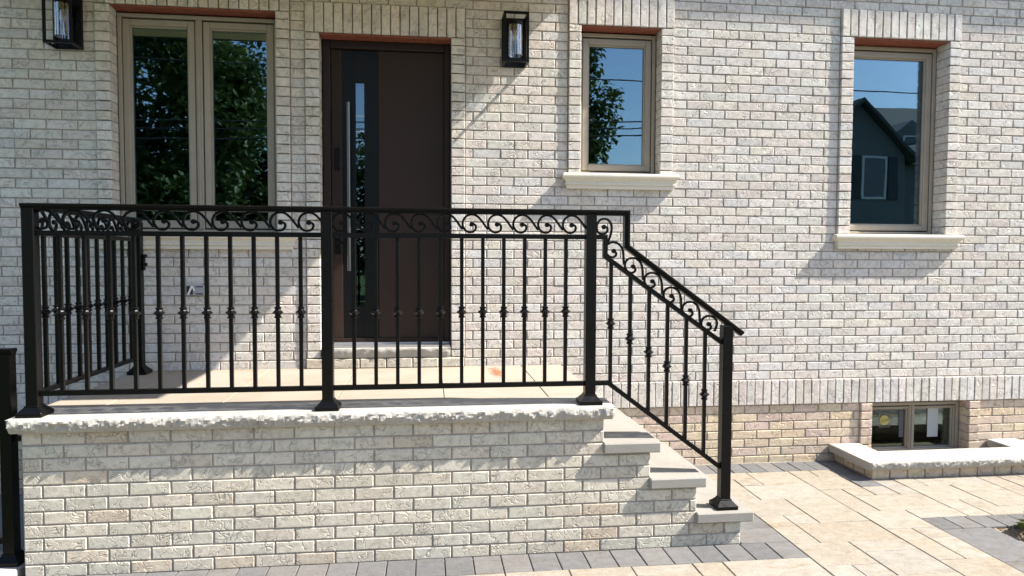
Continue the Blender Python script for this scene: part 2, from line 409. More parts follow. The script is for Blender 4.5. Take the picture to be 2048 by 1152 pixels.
# ================================================================== HOUSE
house = tag(empty('brick_house', (1.2, 0, ZG)), 'pale brick house wall with brown door, taupe windows and soldier courses', 'house')
H = Vector((1.2, 0, ZG))
class P:      # a parent whose children are given in world coordinates
    pass
def under(o, par):
    """parent o (placed in world coordinates) to par keeping its place"""
    o.parent = par; o.matrix_parent_inverse = Matrix.Translation(-world_loc(par)); return o
def world_loc(o):
    v = Vector(o.location); 
    return v if o.parent is None else v
OPEN = {  # name: x0,x1,z0,z1 of the brick opening
 'W1': (-2.14, -1.052, 1.105, 2.655), 'D': (-.752, .174, .145, 2.52), 'W3': (1.132, 1.738, 1.567, 2.655), 'W4': (3.285, 4.088, 1.133, 2.655), 'B': (3.512, 4.352, -.66, -.202)}
RAISE = -.020; BAND = -.016
def slab_mesh():
    b = MB(); xs = sorted({XW0, XW1, *[v for o in OPEN.values() for v in (o[0]-.006, o[1]+.006)]}); zs = sorted({ZG-.4, ZTOP, *[v for o in OPEN.values() for v in (o[2]-.006, o[3]+.006)]})
    def hole(x, z): return any(o[0]-.006 < x < o[1]+.006 and o[2]-.006 < z < o[3]+.006 for o in OPEN.values())
    y0, y1 = .0056, .26
    nx, nz = len(xs)-1, len(zs)-1
    sol = [[not hole((xs[i]+xs[i+1])/2, (zs[j]+zs[j+1])/2) for j in range(nz)] for i in range(nx)]
    g = lambda i, j: 0 <= i < nx and 0 <= j < nz and sol[i][j]
    for i in range(nx):
        for j in range(nz):
            if not sol[i][j]: continue
            a, c, p, q = xs[i], xs[i+1], zs[j], zs[j+1]
            b.add([(a, y0, p), (c, y0, p), (c, y0, q), (a, y0, q)], [(0, 1, 2, 3)])
            b.add([(a, y1, p), (c, y1, p), (c, y1, q), (a, y1, q)], [(3, 2, 1, 0)])
            if not g(i-1, j): b.add([(a, y0, p), (a, y1, p), (a, y1, q), (a, y0, q)], [(3, 2, 1, 0)])
            if not g(i+1, j): b.add([(c, y0, p), (c, y1, p), (c, y1, q), (c, y0, q)], [(0, 1, 2, 3)])
            if not g(i, j-1): b.add([(a, y0, p), (c, y0, p), (c, y1, p), (a, y1, p)], [(3, 2, 1, 0)])
            if not g(i, j+1): b.add([(a, y0, q), (c, y0, q), (c, y1, q), (a, y1, q)], [(0, 1, 2, 3)])
    return b
wall = slab_mesh().build('wall', M_MORT); under(wall, house)
def kid(o, par=wall): return under(o, par)

BLOCK = []   # regions of the face not filled with stretchers: x0,x1,z0,z1
SOLD = []; SURR = []
def lintel(x0, x1, z0, z1):
    BLOCK.append((x0, x1, z0, z1)); n = round((x1-x0)/(C*1.01)); s = (x1-x0)/n
    for i in range(n): SOLD.append((x0+i*s+J, x0+(i+1)*s-J, z0+.004, z1-J))
lintel(-2.238, -.955, 2.655, 43*C); lintel(-.852, .276, 2.52, 41*C); lintel(1.036, 1.842, 2.655, 43*C); lintel(3.178, 4.19, 2.655, 43*C)
def stack(x0, x1, z0, z1):
    BLOCK.append((x0, x1, z0, z1)); k = math.floor(z0/C+.02)
    while k*C < z1-.012:
        a, b = max(k*C, z0), min((k+1)*C, z1)
        if b-a > .02: SURR.append((x0, x1, a+J*.8, b-J*.8))
        k += 1
stack(-2.238, -2.14, 1.105, 2.655); stack(-1.052, -.955, 1.105, 2.655)
stack(-.852, -.752, .2135, 2.52); stack(.174, .276, .2135, 2.52)
stack(1.036, 1.132, 1.567, 2.655); stack(1.738, 1.842, 1.567, 2.655)
stack(3.178, 3.285, 1.133, 2.655); stack(4.088, 4.19, 1.133, 2.655)
stack(3.412, 3.512, -.655, -.202); stack(4.352, 4.452, -.655, -.202)
for o in OPEN.values(): BLOCK.append(o)
BLOCK.append((-1.985, 1.0, -9, ZD-.003))                       # behind the porch
BLOCK.append((-.86, .272, .1, .2135))                        # rowlocks under the door
BLOCK.append((XW0, XW1, -.2, 0)); 
SOLID_X0 = .99
n = int((XW1-SOLID_X0)/(.0668))
for i in range(n): SOLD.append((SOLID_X0+i*.0668+.0032, SOLID_X0+(i+1)*.0668-.0032, -.197, -.004))
for i in range(12): SOLD.append((-1.985-(i+1)*.0668+.0032, -1.985-i*.0668-.0032, -.197, -.004))
stretch = []
def fill_row(z0, z1, odd, low):
    cuts = sorted((b[0], b[1]) for b in BLOCK if b[2] < z1-.012 and b[3] > z0+.012)
    free = [(XW0, XW1)]
    for c0, c1 in cuts:
        nf = []
        for a, b in free:
            if c1 <= a or c0 >= b: nf.append((a, b)); continue
            if c0 > a: nf.append((a, c0))
            if c1 < b: nf.append((c1, b))
        free = nf
    za, zb = z0, z1
    for (a, b) in free:
        if b-a < .035: continue
        ph = 1.9485 if a > -2.0 else 1.9485-.36*L
        if not odd: ph += L/2
        k = math.ceil((a-ph)/L+1e-6); xs = [a]
        while ph+k*L < b-1e-6: xs.append(ph+k*L); k += 1
        xs.append(b)
        if len(xs) > 2 and xs[1]-xs[0] < .04: xs.pop(1)
        if len(xs) > 2 and xs[-1]-xs[-2] < .04: xs.pop(-2)
        for p, q in zip(xs, xs[1:]): stretch.append((p+J+rnd.uniform(-.001, .001), q-J+rnd.uniform(-.001, .001), za+J*.9, zb-J*.9, low))
k = 0
while (k+1)*C < ZTOP: fill_row(k*C, (k+1)*C, k % 2 == 1, False); k += 1
z = -.2; k = 0
while z-C > ZG-.1: fill_row(z-C, z, k % 2 == 1, True); z -= C; k += 1
def parea(b):
    p = [(b[0], 0, b[2]), (b[1], 0, b[2]), (b[1], 0, b[3]), (b[0], 0, b[3])]
    c = ((b[0]+b[1])/2, 0, (b[2]+b[3])/2)
    if not in_view(c, -4) or b[3] > 2.86: return 0
    q = [pix(v) for v in p]; return abs(sum(q[i][0]*q[(i+1) % 4][1]-q[(i+1) % 4][0]*q[i][1] for i in range(4)))/2
stretch.sort(key=lambda b: -parea(b))
rest = MB(); restl = MB()
for i, b in enumerate(stretch):
    if i < 300: kid(put_brick('brick', None, *b[:4], 0, M_BL if b[4] else M_BR))
    else: stuff_brick(restl if b[4] else rest, *b[:4], 0)
tag(kid(rest.build('brickwork', M_BRS)), kind='stuff'); tag(kid(restl.build('base_brickwork', M_BLS)), kind='stuff')
srest = MB()
for b in SOLD:
    yb_ = BAND if b[3] < 0 else RAISE
    if in_view((b[0], 0, b[2]), 10): kid(put_brick('soldier_brick', None, *b, yb_, M_BR, .07))
    else: stuff_brick(srest, *b, yb_, .07)
tag(kid(srest.build('soldier_brickwork', M_BRS)), kind='stuff')
for b in SURR:
    low = b[3] < -.1
    o = put_brick('surround_brick', None, b[0]+.003, b[1]-.003, b[2], b[3], RAISE, M_BL if low else M_BR, .15); o.rotation_euler = (o.rotation_euler[0]*.5, 0, o.rotation_euler[2]*.5); kid(o)
# rowlock course and rock faced stone under the door
def rock_block(name, x0, x1, y0, y1, z0, z1, material, amp=.018, step=.012, ends=(True, False), seed=1, under_cut=.02):
    """stone with a hand-split face along y0 (and optionally along its x ends)"""
    import mathutils.noise as mn
    b = MB(); nx = max(4, int((x1-x0)/step)); nz = 8
    def nz_(x, z): 
        v = Vector((x*13+seed*7.1, z*16, seed*3.3))
        big = mn.noise(v)*.5+mn.noise(v*2.7+Vector((5, 1, 2)))*.35+abs(mn.noise(v*6.3))*.45-.1
        diag = mn.noise(Vector((x*30-z*60+seed, z*12, seed*1.7)))*.35
        return big+diag
    grid = []
    for j in range(nz+1):
        t = j/nz; zz = z0+(z1-z0)*t; prof = (1-abs(2*t-1)**2.2)
        rowv = []
        for i in range(nx+1):
            s = i/nx; xx = x0+(x1-x0)*s
            e = min(1, s*nx/2.0, (nx-i)/2.0) if (ends[0] and ends[1]) else min(1, s*nx/2.0) if ends[0] else min(1, (nx-i)/2.0) if ends[1] else 1
            yy = y0+under_cut*(1-t)-amp*prof*.55*(.4+.6*e)+amp*nz_(xx, zz)*(.35+.65*prof)+amp*.6*(1-e)
            if j == nz: yy = y0+amp*.35*nz_(xx, zz)+amp*.15
            rowv.append((xx, yy, zz if 0 < j < nz else zz))
        grid.append(rowv)
    vs = [p for r in grid for p in r]; w = nx+1
    fs = [(j*w+i, j*w+i+1, (j+1)*w+i+1, (j+1)*w+i) for j in range(nz) for i in range(nx)]
    k = len(vs)
    vs += [(x0+(x1-x0)*i/nx, y1, z1) for i in range(w)]+[(x0+(x1-x0)*i/nx, y1, z0) for i in range(w)]
    fs += [(nz*w+i, nz*w+i+1, k+i+1, k+i) for i in range(nx)]            # top
    fs += [(i+1, i, k+w+i, k+w+i+1) for i in range(nx)]                  # underside
    fs += [tuple([j*w for j in range(nz, -1, -1)]+[k+w, k]), tuple([j*w+nx for j in range(nz+1)]+[k+nx, k+w+nx])]
    fs += [(k+i+1, k+i, k+w+i, k+w+i+1)[::-1] for i in range(nx)]
    return smooth(b.add(vs, fs).build(name, material), 26)
nrow = 6; s = 1.128/nrow
for i in range(nrow): kid(put_brick('surround_brick', None, -.856+i*s+.004, -.856+(i+1)*s-.004, ZD+.002,   .210, -.045, M_BP, .12))
door = MB()
DY = .135
fx0, fx1, fz0, fz1 = -.748, .170, .292, 2.512
for a, b_ in (((fx0, DY-.03, fz0), (-.694, DY+.09, fz1)), ((.128, DY-.03, fz0), (fx1, DY+.09, fz1)), ((-.694, DY-.03, 2.452), (.128, DY+.09, fz1))): door.bbox(a, b_, .004)
door = kid(door.build('door', M_DFR), house); tag(door, 'dark brown entrance door with black glazed strip and long steel pull bar')
kid(MB().bbox((-.692, DY+.004, .315), (-.616, DY+.06, 2.45), .002).bbox((-.353, DY+.004, .315), (.126, DY+.06, 2.45), .002).build('door_leaf', M_DOOR), door)
kid(MB().box((-.615, DY+.008, .316), (-.518, DY+.05, 2.449)).box((-.456, DY+.008, .316), (-.354, DY+.05, 2.449)).box((-.5178, DY+.0082, 2.215), (-.4562, DY+.05, 2.449)).box((-.5178, DY+.0082, .316), (-.4562, DY+.05, .58)).build('black_panel', M_DGL), door)
kid(MB().box((-.5175, DY+.016, .581), (-.4565, DY+.022, 2.2145)).build('pane', M_DPANE), door)
for zz in (1.975, 1.865): kid(MB().box((-.517, DY+.010, zz-.003), (-.457, DY+.015, zz+.003)).build('reflection_streak', M_ALU), door)  # thin pale strips standing in for interior reflections in the pane
kid(smooth(MB().cyl((-.565, DY-.055, .84), (-.565, DY-.055, 2.06), .0145).cyl((-.565, DY-.055, .98), (-.565, DY+.012, .98), .009).cyl((-.565, DY-.055, 1.92), (-.565, DY+.012, 1.92), .009).build('pull_bar', M_STEEL)), door)
kid(smooth(MB().bbox((-.672, DY-.004, .96), (-.632, DY+.006, 1.12), .002).cyl((-.652, DY-.045, 1.045), (-.652, DY, 1.045), .010).bbox((-.664, DY-.055, 1.035), (-.575, DY-.038, 1.055), .003).build('lever_handle', M_BLK)), door)
kid(smooth(MB().bbox((-.670, DY-.008, 1.58), (-.634, DY+.006, 1.74), .002).cyl((-.652, DY-.02, 1.66), (-.652, DY, 1.66), .013).build('lock_plate', M_BLK)), door)
kid(MB().bbox((-.690, DY-.012, .312), (.126, DY+.02, .340), .002).build('door_sweep', M_DFR), door)
kid(MB().bbox((-.745, -.005, .286), (.168, DY+.06, .3005), .003).bbox((-.745, DY-.04, .3), (.168, DY+.05, .312), .002).build('threshold', M_ALU), door)
ds = kid(rock_block('door_sill_stone', -.746, .169, -.052, .15, .2145, .286, M_CAP, .014, .012, (True, True), 5), door)
def steel(x0, x1, z):
    return kid(MB().bbox((x0+.002, -.004, z-.010), (x1-.002, .14, z+.001), .001).bbox((x0+.002, .135, z-.03), (x1-.002, .142, z), .001).build('steel_lintel', M_LINT), wall)
for k_ in ('W1', 'W3', 'W4'): steel(OPEN[k_][0], OPEN[k_][1], OPEN[k_][3])
steel(OPEN['D'][0], OPEN['D'][1], OPEN['D'][3])

def ring(b, x0, x1, z0, z1, w, y0, y1, c=.003):
    b.bbox((x0, y0, z0), (x0+w, y1, z1), c).bbox((x1-w, y0, z0), (x1, y1, z1), c).bbox((x0+w, y0, z1-w), (x1-w, y1, z1), c).bbox((x0+w, y0, z0), (x1-w, y1, z0+w), c)
    return b
def window(key, label, panes, sill=True, pane=M_PANE, fy=.095, sw=.044):
    x0, x1, z0, z1 = OPEN[key]
    fr = ring(MB(), x0+.004, x1-.004, z0+.002, z1-.022, .026, fy, fy+.11)
    fr = fr
    for a, b_ in panes[:-1]: pass
    w = fr
    if len(panes) > 1:
        mx = (panes[0][1]+panes[1][0])/2; w.bbox((mx-.022, fy+.002, z0+.028), (mx+.022, fy+.108, z1-.048), .003).bbox((mx-.006, fy-.006, z0+.028), (mx+.006, fy+.003, z1-.048), .001)
    o = kid(w.build('window', M_FRAME), house); tag(o, label)
    for i, (a, b_) in enumerate(panes):
        zz0, zz1 = z0+.034, z1-.054
        kid(ring(MB(), a-.002, b_+.002, zz0-.002, zz1+.002, .012, fy+.022, fy+.05, .001).build('gasket', M_GASK), o)
        sa = ring(MB(), a+.004, b_-.004, zz0+.004, zz1-.004, sw, fy+.008, fy+.07, .004)
        sa = ring(sa, a+sw+.002, b_-sw-.002, zz0+sw+.002, zz1-sw-.002, .012, fy+.022, fy+.06, .003)
        kid(sa.build('sash', M_FRAME), o)
        kid(MB().box((a+sw+.013, fy+.040, zz0+sw+.013), (b_-sw-.013, fy+.046, zz1-sw-.013)).build('pane', pane), o)
    if sill: sill_stone(o, x0, x1, z0)
    return o
def sill_stone(par, x0, x1, z0):
    xl, xr = x0-.098, x1+.098
    prof = [(.0, 0), (.030, 0), (.040, -.004), (.0455, -.012), (.0465, -.022), (.0435, -.033), (.036, -.041), (.026, -.046), (.021, -.054), (.018, -.066), (.018, -.072), (.022, -.074), (.022, -.084), (.012, -.086), (.012, -.112), (0, -.112)]
    b = MB(); vs = []; base = RAISE-.002
    for p, z in prof: vs += [(xl-p*.9, .004, z0+z), (xl-p*.9, base-p, z0+z), (xr+p*.9, base-p, z0+z), (xr+p*.9, .004, z0+z)]
    fs = []
    for i in range(len(prof)-1):
        a, c = i*4, (i+1)*4
        fs += [(a+1, a, c, c+1), (a+2, a+1, c+1, c+2), (a+3, a+2, c+2, c+3)]
    fs += [(0, 1, 2, 3), ]
    fs.append(tuple(reversed([(len(prof)-1)*4+q for q in range(4)])))
    b.add(vs, fs)
    b.box((x0+.001, -.0005, z0-.06), (x1-.001, .2, z0-.0005))
    o = b.build('sill', M_SILL); smooth(o, 25); return kid(o, par)
window('W1', 'tall double casement window with taupe frames beside the front door', [(-2.110, -1.622), (-1.572, -1.082)])
window('W3', 'small single casement window with taupe frame and cream sill', [(1.164, 1.706)])
window('W4', 'larger single casement window with taupe frame above the window well', [(3.317, 4.056)], fy=.122)
bw = window('B', 'low basement slider window with two panes', [(3.540, 3.922), (3.942, 4.324)], False, M_PANE2, .085, .014)
for b in BLOCK[:0]: pass
# dim rooms behind the glass
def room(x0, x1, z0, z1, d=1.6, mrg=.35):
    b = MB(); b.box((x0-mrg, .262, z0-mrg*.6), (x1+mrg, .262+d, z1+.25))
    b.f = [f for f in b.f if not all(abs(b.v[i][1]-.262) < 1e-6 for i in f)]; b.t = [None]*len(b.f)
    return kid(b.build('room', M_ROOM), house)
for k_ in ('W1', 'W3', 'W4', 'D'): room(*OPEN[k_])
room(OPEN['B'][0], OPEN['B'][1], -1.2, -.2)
# paper and round sticker behind the basement glass
kid(MB().box((4.098, .1232, -.525), (4.193, .1238, -.262)).build('paper_sheet', M_PAPER), bw)
kid(MB().box((3.845, .1232, -.52), (3.885, .1238, -.30)).build('paper_strip', mat('grey_paper', (.10, .10, .105), .8)), bw)
M_STK = mat('sticker_frame', (.26, .25, .22), .6); M_STK2 = mat('sticker_gold', (.42, .36, .10), .5); M_STK3 = mat('sticker_ink', (.05, .05, .015), .6)
sx, sz = 3.716, -.378
st = ring(MB(), sx-.048, sx+.048, sz-.058, sz+.058, .002, .1230, .1237, .0002)
st.box((sx-.045, .1230, sz+.050), (sx+.045, .1237, sz+.0515)).box((sx-.045, .1230, sz-.0515), (sx+.045, .1237, sz-.050))
st = kid(st.build('sticker', M_STK), bw)
disc = MB().cyl((sx, .1235, sz), (sx, .1231, sz), .041, n=40); kid(disc.build('sticker_disc', M_STK2), bw)
tc = bpy.data.curves.new('sticker_word', 'FONT'); tc.body = 'Gold'; tc.size = .036; tc.shear = .35; tc.align_x = 'CENTER'; tc.extrude = .0002
to = bpy.data.objects.new('tmp', tc); COL.objects.link(to); bpy.context.view_layer.update()
tm = bpy.data.meshes.new_from_object(to.evaluated_get(bpy.context.evaluated_depsgraph_get())); bpy.data.objects.remove(to)
tm.materials.clear(); tm.materials.append(M_STK3)
kid(link('sticker_word', tm, None, None, (sx, .1226, sz-.012), (math.pi/2, math.radians(-12), 0)), bw)

# canopy over the porch and roof eave far above (they cast the shade on the wall)
can = MB().bbox((-2.9, -1.585, 3.0), (1.125, .02, 3.03), .002)
canopy = kid(can.build('canopy', M_SOFFIT), house)
kid(MB().bbox((-2.92, -1.61, 2.995), (1.15, -1.585, 3.22), .003).bbox((1.125, -1.585, 2.995), (1.15, -.03, 3.22), .003).box((-2.9, -1.585, 3.2), (1.125, -.03, 3.21)).build('fascia', M_FASCIA), canopy)
ev = MB().bbox((XW0-.3, -.44, ZTOP), (XW1+.3, .3, ZTOP+.03), .002)
roof = kid(ev.build('roof', mat('white_soffit', (.7, .7, .68), .6)), house)
kid(MB().bbox((XW0-.3, -.535, ZTOP-.02), (XW1+.3, -.44, ZTOP+.10), .01).build('gutter', mat('taupe_gutter', (.25, .21, .17), .4)), roof)
kid(MB().add([(XW0-.3, -.5, ZTOP+.05), (XW1+.3, -.5, ZTOP+.05), (XW1+.3, 4, ZTOP+2.6), (XW0-.3, 4, ZTOP+2.6)], [(0, 1, 2, 3)]).build('roof_shingles', simple_noise_mat('shingle', (.06, .055, .05), (.1, .095, .09), 20, .9)), roof)

# ================================================================== PORCH
PY = -1.4576
porch = tag(empty('porch', (0, -.75, ZG)), 'raised brick entrance porch with pale stone cap, slabs and three side steps', 'porch')
ST = [(.952, ZD), (1.214, -.060), (1.481, -.2625), (1.74, -.465)]      # right ends of the brick under each level
pw = MB(); x0 = -1.983
levels = [(.952, .072), (1.214, -.117), (1.481, -.3195), (1.74, -.522)]
px = x0
for (xe, zt) in levels: pw.box((px+(.0003 if px > x0 else 0), PY+.0052, ZG-.1), (xe-.004, -.001, zt)); px = xe-.004
pwall = pw.build('wall', M_MORT); under(pwall, porch)
sp_rest = MB()
for j in range(-1, 11):
    zt = .0049-j*C; zb = zt-C
    if zb < ZG-.05: continue
    xe = .952
    for (e, t) in levels:
        if zt-.03 <= t+.004: xe = e
    ph = -1.5881+(0 if j % 2 == 0 else L/2); xs = [x0]; k = math.ceil((x0-ph)/L+.15)
    while ph+k*L < xe-.03: xs.append(ph+k*L); k += 1
    xs.append(xe)
    top = next((t for e, t in levels if abs(e-xe) < 1e-6))
    for p, q in zip(xs, xs[1:]):
        ztt = zt
        for (e, t) in levels:           # trim under the treads
            pass
        loc_top = min([t for (e, t) in levels if q <= e+.001][:1] or [top])
        za, zb2 = zb+J*.9, min(zt, loc_top+.001)-J*.9
        if zb2-za < .012: continue
        kid(put_brick('brick', None, p+J+rnd.uniform(-.001, .001), q-(J if q != xe else 0)-rnd.uniform(0, .001), za, zb2, PY, M_BP, .10), pwall)
# bricks of the risers and of the left return
def side_bricks(mb, x, y0, y1, z0, z1, sgn):
    z = z1
    k = 0
    while z-C > z0-.05:
        y = y0+(0 if k % 2 else -L/2)
        while y < y1:
            a, b = max(y, y0)+J, min(y+L, y1)-J
            if b-a > .02:
                vs, fs = brick_geo(b-a, C-2*J*.9, .05, seed=rnd.random())
                # face towards sgn*x
                vv = [(x-sgn*v[1]*1.0, (a+b)/2+sgn*v[0], z-C/2+v[2]) for v in vs]
                mb.add(vv, fs, rnd.random())
            y += L
        z -= C; k += 1
side_bricks(sp_rest, x0-.0, PY+.11, -.01, ZG, .072, -1)
for (xe, zt), zl in zip(levels[1:], (-.2625, -.465, ZG)): pass
for i, (xe, zt) in enumerate(levels): side_bricks(sp_rest, xe, PY+.11, -.01, [-.06, -.2625, -.465, ZG][i]+.05, zt, 1)
tag(kid(sp_rest.build('side_brickwork', M_BPS), pwall), kind='stuff')
# rock faced cap stones, slabs, treads
for i, (a, b) in enumerate(((-2.03, -.8445), (-.8415, 1.003))):
    o = rock_block('cap_stone', a, b, -1.508, -1.203, .0725, ZD, M_CAP, .024, .007, (i == 0, i == 1), 3+i*4); kid(o, porch)
xs = [-2.022, -1.712, -1.111, -.5055, .095, .692, .996]
for r_, (a, b) in enumerate(((-1.2, -.603), (-.6, -.004))):
    for p, q in zip(xs, xs[1:]):
        kid(MB().bbox((p+.0015, a, .083), (q-.0015, b, ZD-rnd.uniform(.0008, .002)), .003).build('paving_slab', M_DECK), porch)
kid(MB().box((-1.98, -1.2, .0725), (.95, -.002, .1)).build('slab_bed', M_SAND), porch)
for i, (a, b, zt) in enumerate(((.945, 1.262, -.060), (1.207, 1.526, -.2625), (1.474, 1.802, -.465))):
    kid(MB().bbox((a, -1.492, zt-.057), (b, -.004, zt), .006).build('tread', M_TREAD), porch)

# ================================================================== RAILINGS
YR = -1.40
def sweep(path, prof, mapf, closed_ends=True):
    """prof (n, t): n across the path in its plane, t out of the plane; path of 2-D points; mapf(u, v, t) -> 3-D"""
    b = MB(); m_ = len(prof); vs = []
    for i, p in enumerate(path):
        p = Vector(p)
        d0 = (p-Vector(path[i-1])).normalized() if i else None
        d1 = (Vector(path[i+1])-p).normalized() if i < len(path)-1 else None
        d = d0 or d1
        n0 = Vector((-d.y, d.x))
        if d0 and d1:
            na, nb = Vector((-d0.y, d0.x)), Vector((-d1.y, d1.x)); mm = (na+nb).normalized(); n0 = mm/max(.35, mm.dot(na))
        for (a, t) in prof: q = p+n0*a; vs.append(mapf(q.x, q.y, t))
    fs = []
    for i in range(len(path)-1):
        for j in range(m_): k = (j+1) % m_; fs.append((i*m_+j, i*m_+k, (i+1)*m_+k, (i+1)*m_+j))
    fs += [tuple(reversed(range(m_))), tuple(range((len(path)-1)*m_, len(path)*m_))]
    b.add(vs, fs); return b
XZ = lambda y0: (lambda u, v, t: (u, y0+t, v))
YZ = lambda x0: (lambda u, v, t: (x0-t, u, v))
RAILP = [(-.016, -.020), (-.016, .020), (-.006, .0205), (-.003, .029), (.009, .0305), (.014, .024), (.0155, .012), (.0155, -.012), (.014, -.024), (.009, -.0305), (-.003, -.029), (-.006, -.0205)]
BAR = lambda h, w: [(-h, -w), (-h, w), (h, w), (h, -w)]
ZT, ZM, ZB = 1.185, 1.0535, .2545
def post_obj(x, y, z0, z1, par, w=.0285):
    o = MB().bbox((x-w, y-w, z0+.01), (x+w, y+w, z1), .0025).build('post', M_BLK); under(o, par)
    b = MB(); b.bbox((x-.0615, y-.0615, z0-.001), (x+.0615, y+.0615, z0+.024), .004)
    a, c = .056, .034; vs = [(x+sx*a, y+sy*a, z0+.023) for sx, sy in ((-1, -1), (1, -1), (1, 1), (-1, 1))]+[(x+sx*c, y+sy*c, z0+.047) for sx, sy in ((-1, -1), (1, -1), (1, 1), (-1, 1))]
    b.add(vs, [(0, 1, 5, 4), (1, 2, 6, 5), (2, 3, 7, 6), (3, 0, 4, 7), (4, 5, 6, 7)])
    b.bbox((x-.034, y-.034, z0+.046), (x+.034, y+.034, z0+.054), .002)
    under(b.build('post_base', M_BLK), o); return o
def coll_mesh():
    prof = [(.0102, -.030), (.0165, -.028), (.0165, -.021), (.012, -.018), (.0150, -.010), (.0265, .0005), (.0150, .011), (.012, .018), (.0165, .021), (.0165, .028), (.0102, .030)]
    b = MB(); n = 8; vs = []
    for r, z in prof:
        for i in range(n):
            t = 2*math.pi*(i+.5)/n; q = r/max(abs(math.cos(t)), abs(math.sin(t)))*1.02
            vs.append((q*math.cos(t), q*math.sin(t), z))
    fs = [(j*n+i, j*n+(i+1) % n, (j+1)*n+(i+1) % n, (j+1)*n+i) for j in range(len(prof)-1) for i in range(n)]
    return b.add(vs, fs).mesh('collar', M_BLK)
COLM = coll_mesh(); _bm = {}
def baluster(x, y, z0, z1, zc, par):
    key = round(z1-z0, 4)
    if key not in _bm: _bm[key] = MB().bbox((-.0095, -.0095, 0), (.0095, .0095, key), .0015).mesh('baluster', M_BLK)
    o = link('baluster', _bm[key], None, None, (x, y, z0), (0, 0, rnd.uniform(-.03, .03))); under(o, par)
    c = link('collar', COLM); c.parent = o; c.location = (0, 0, zc-z0); return o
def catmull(pts, n=6):
    out = []; P_ = [Vector(p) for p in pts]; P_ = [P_[0]*2-P_[1]]+P_+[P_[-1]*2-P_[-2]]
    for i in range(1, len(P_)-2):
        for k in range(n):
            t = k/n; a, b, c, d = P_[i-1:i+3]
            out.append(.5*((2*b)+(c-a)*t+(2*a-5*b+4*c-d)*t*t+(3*b-a-3*c+d)*t**3))
    out.append(P_[-2]); return out
SC = [(.004, .004), (.0185, -.004), (.0225, -.018), (.0135, -.035), (-.008, -.0425), (-.031, -.034), (-.046, -.011), (-.0465, .014), (-.034, .037), (-.012, .050), (.012, .0505), (.034, .039), (.055, .016), (.072, -.008), (.0875, -.028)]
def scroll_mesh(sx=1.0, path=None, n=5, hw=.0057):
    pts = catmull([(a*sx, b) for a, b in (path or SC)], n)
    b = sweep([tuple(p) for p in pts], BAR(hw, .006), lambda u, v, t: (u, t, v))
    b.cyl((0, -.0068, 0), (0, .0068, 0), .0125, n=16); me = b.mesh('scroll', M_BLK); return me
railing = tag(empty('porch_railing', (-.5, YR, ZD)), 'black wrought iron railing with wave scrolls around the porch and its steps', 'railing')
U = lambda o: under(o, railing)
XL, XM, XR, XS = -1.946, -.515, .882, 1.664
for x, z0, z1 in ((XL, ZD, ZT-.012), (XM, ZD, ZT-.012), (XR, ZD, ZT-.012), (XS, -.465, .566)): post_obj(x, YR, z0, z1, railing)
YB = -.135
bp = post_obj(XL+.005, YB, ZD, ZT-.012, railing)
sl_t = (.539-1.011)/(1.75-1.097)
U(sweep([(XL-.033, ZT), (1.083, ZT), (1.083, 1.003), (1.752, 1.003+sl_t*(1.752-1.083))], RAILP, XZ(YR)).build('top_rail', M_BLK))
U(sweep([(YR+.031, ZT-.001), (YB+.035, ZT-.001)], RAILP, YZ(XL)).build('top_rail', M_BLK))
BARP = BAR(.0125, .0125)
for a, b in ((XL, XM), (XM, XR)):
    for z in (ZM, ZB): U(sweep([(a+.027, z), (b-.027, z)], BARP, XZ(YR)).build('cross_rail', M_BLK))
for z in (ZM, ZB): U(sweep([(YR+.027, z), (YB-.027, z)], BARP, YZ(XL+.002)).build('cross_rail', M_BLK))
ms = (.450-.937)/(1.643-.958)
U(sweep([(XR+.027, ZM), (.963, ZM), (.963, .948), (XS-.027, .948+ms*(XS-.027-.963))], BARP, XZ(YR)).build('cross_rail', M_BLK))
bs = (-.239-.2545)/(1.64-.984)
U(sweep([(XR+.027, ZB), (.986, ZB), (XS-.027, ZB+bs*(XS-.027-.986))], BARP, XZ(YR)).build('cross_rail', M_BLK))
for i in range(11): baluster(-1.813+.1163*i, YR, ZB+.01, ZM-.01, .652, railing)
for i in range(11): baluster(-.380+.1126*i, YR, ZB+.01, ZM-.01, .648, railing)
for i in range(10): baluster(XL+.002, YR+.027+(YB-YR-.054)*(i+.75)/10.5, ZB+.01, ZM-.01, .652, railing)
for x, zc in ((.998, .581), (1.107, .496), (1.215, .421), (1.321, .340), (1.430, .260), (1.540, .178)):
    baluster(x, YR, ZB+bs*(x-.986)+.008 if x > .986 else ZB+.01, .948+ms*(x-.963)-.008, zc, railing)
ZC = 1.1165
s1 = scroll_mesh(.1422/.135); s2 = scroll_mesh(.1355/.135); s3 = scroll_mesh(1.0)
for i in range(10): U(link('scroll', s1, None, None, (-1.886+.1422*i if i < 9 else -.607, YR, ZC)))
# the last unit of each bay ends at the post
for i in range(10): U(link('scroll', s2, None, None, (-.440+.1352*i, YR, ZC)))
for i in range(9): o = U(link('scroll', s3, None, None, (XL+.002, YR+.085+.1345*i, ZC), (0, 0, math.pi/2)))
first = scroll_mesh(1, [(.004, .004), (.0185, -.004), (.0205, -.018), (.010, -.033), (-.010, -.038), (-.030, -.030), (-.039, -.008), (-.036, .018), (-.020, .038), (.002, .045), (.026, .037), (.042, .012), (.043, -.020), (.034, -.055), (.022, -.085), (.014, -.11)])
U(link('scroll', first, None, None, (.955, YR, 1.108)))
slope_scroll = scroll_mesh(1.0, [(a*1.03, b*.90) for a, b in SC])
for x, z in ((1.012, .978), (1.121, .893), (1.232, .812), (1.342, .731), (1.451, .651)): U(link('scroll', slope_scroll, None, None, (x, YR, z), (0, math.radians(36), 0)))
last = scroll_mesh(1, [(a*.97, b*.9) for a, b in SC[:12]]+[(.046, .008), (.05, -.014)])
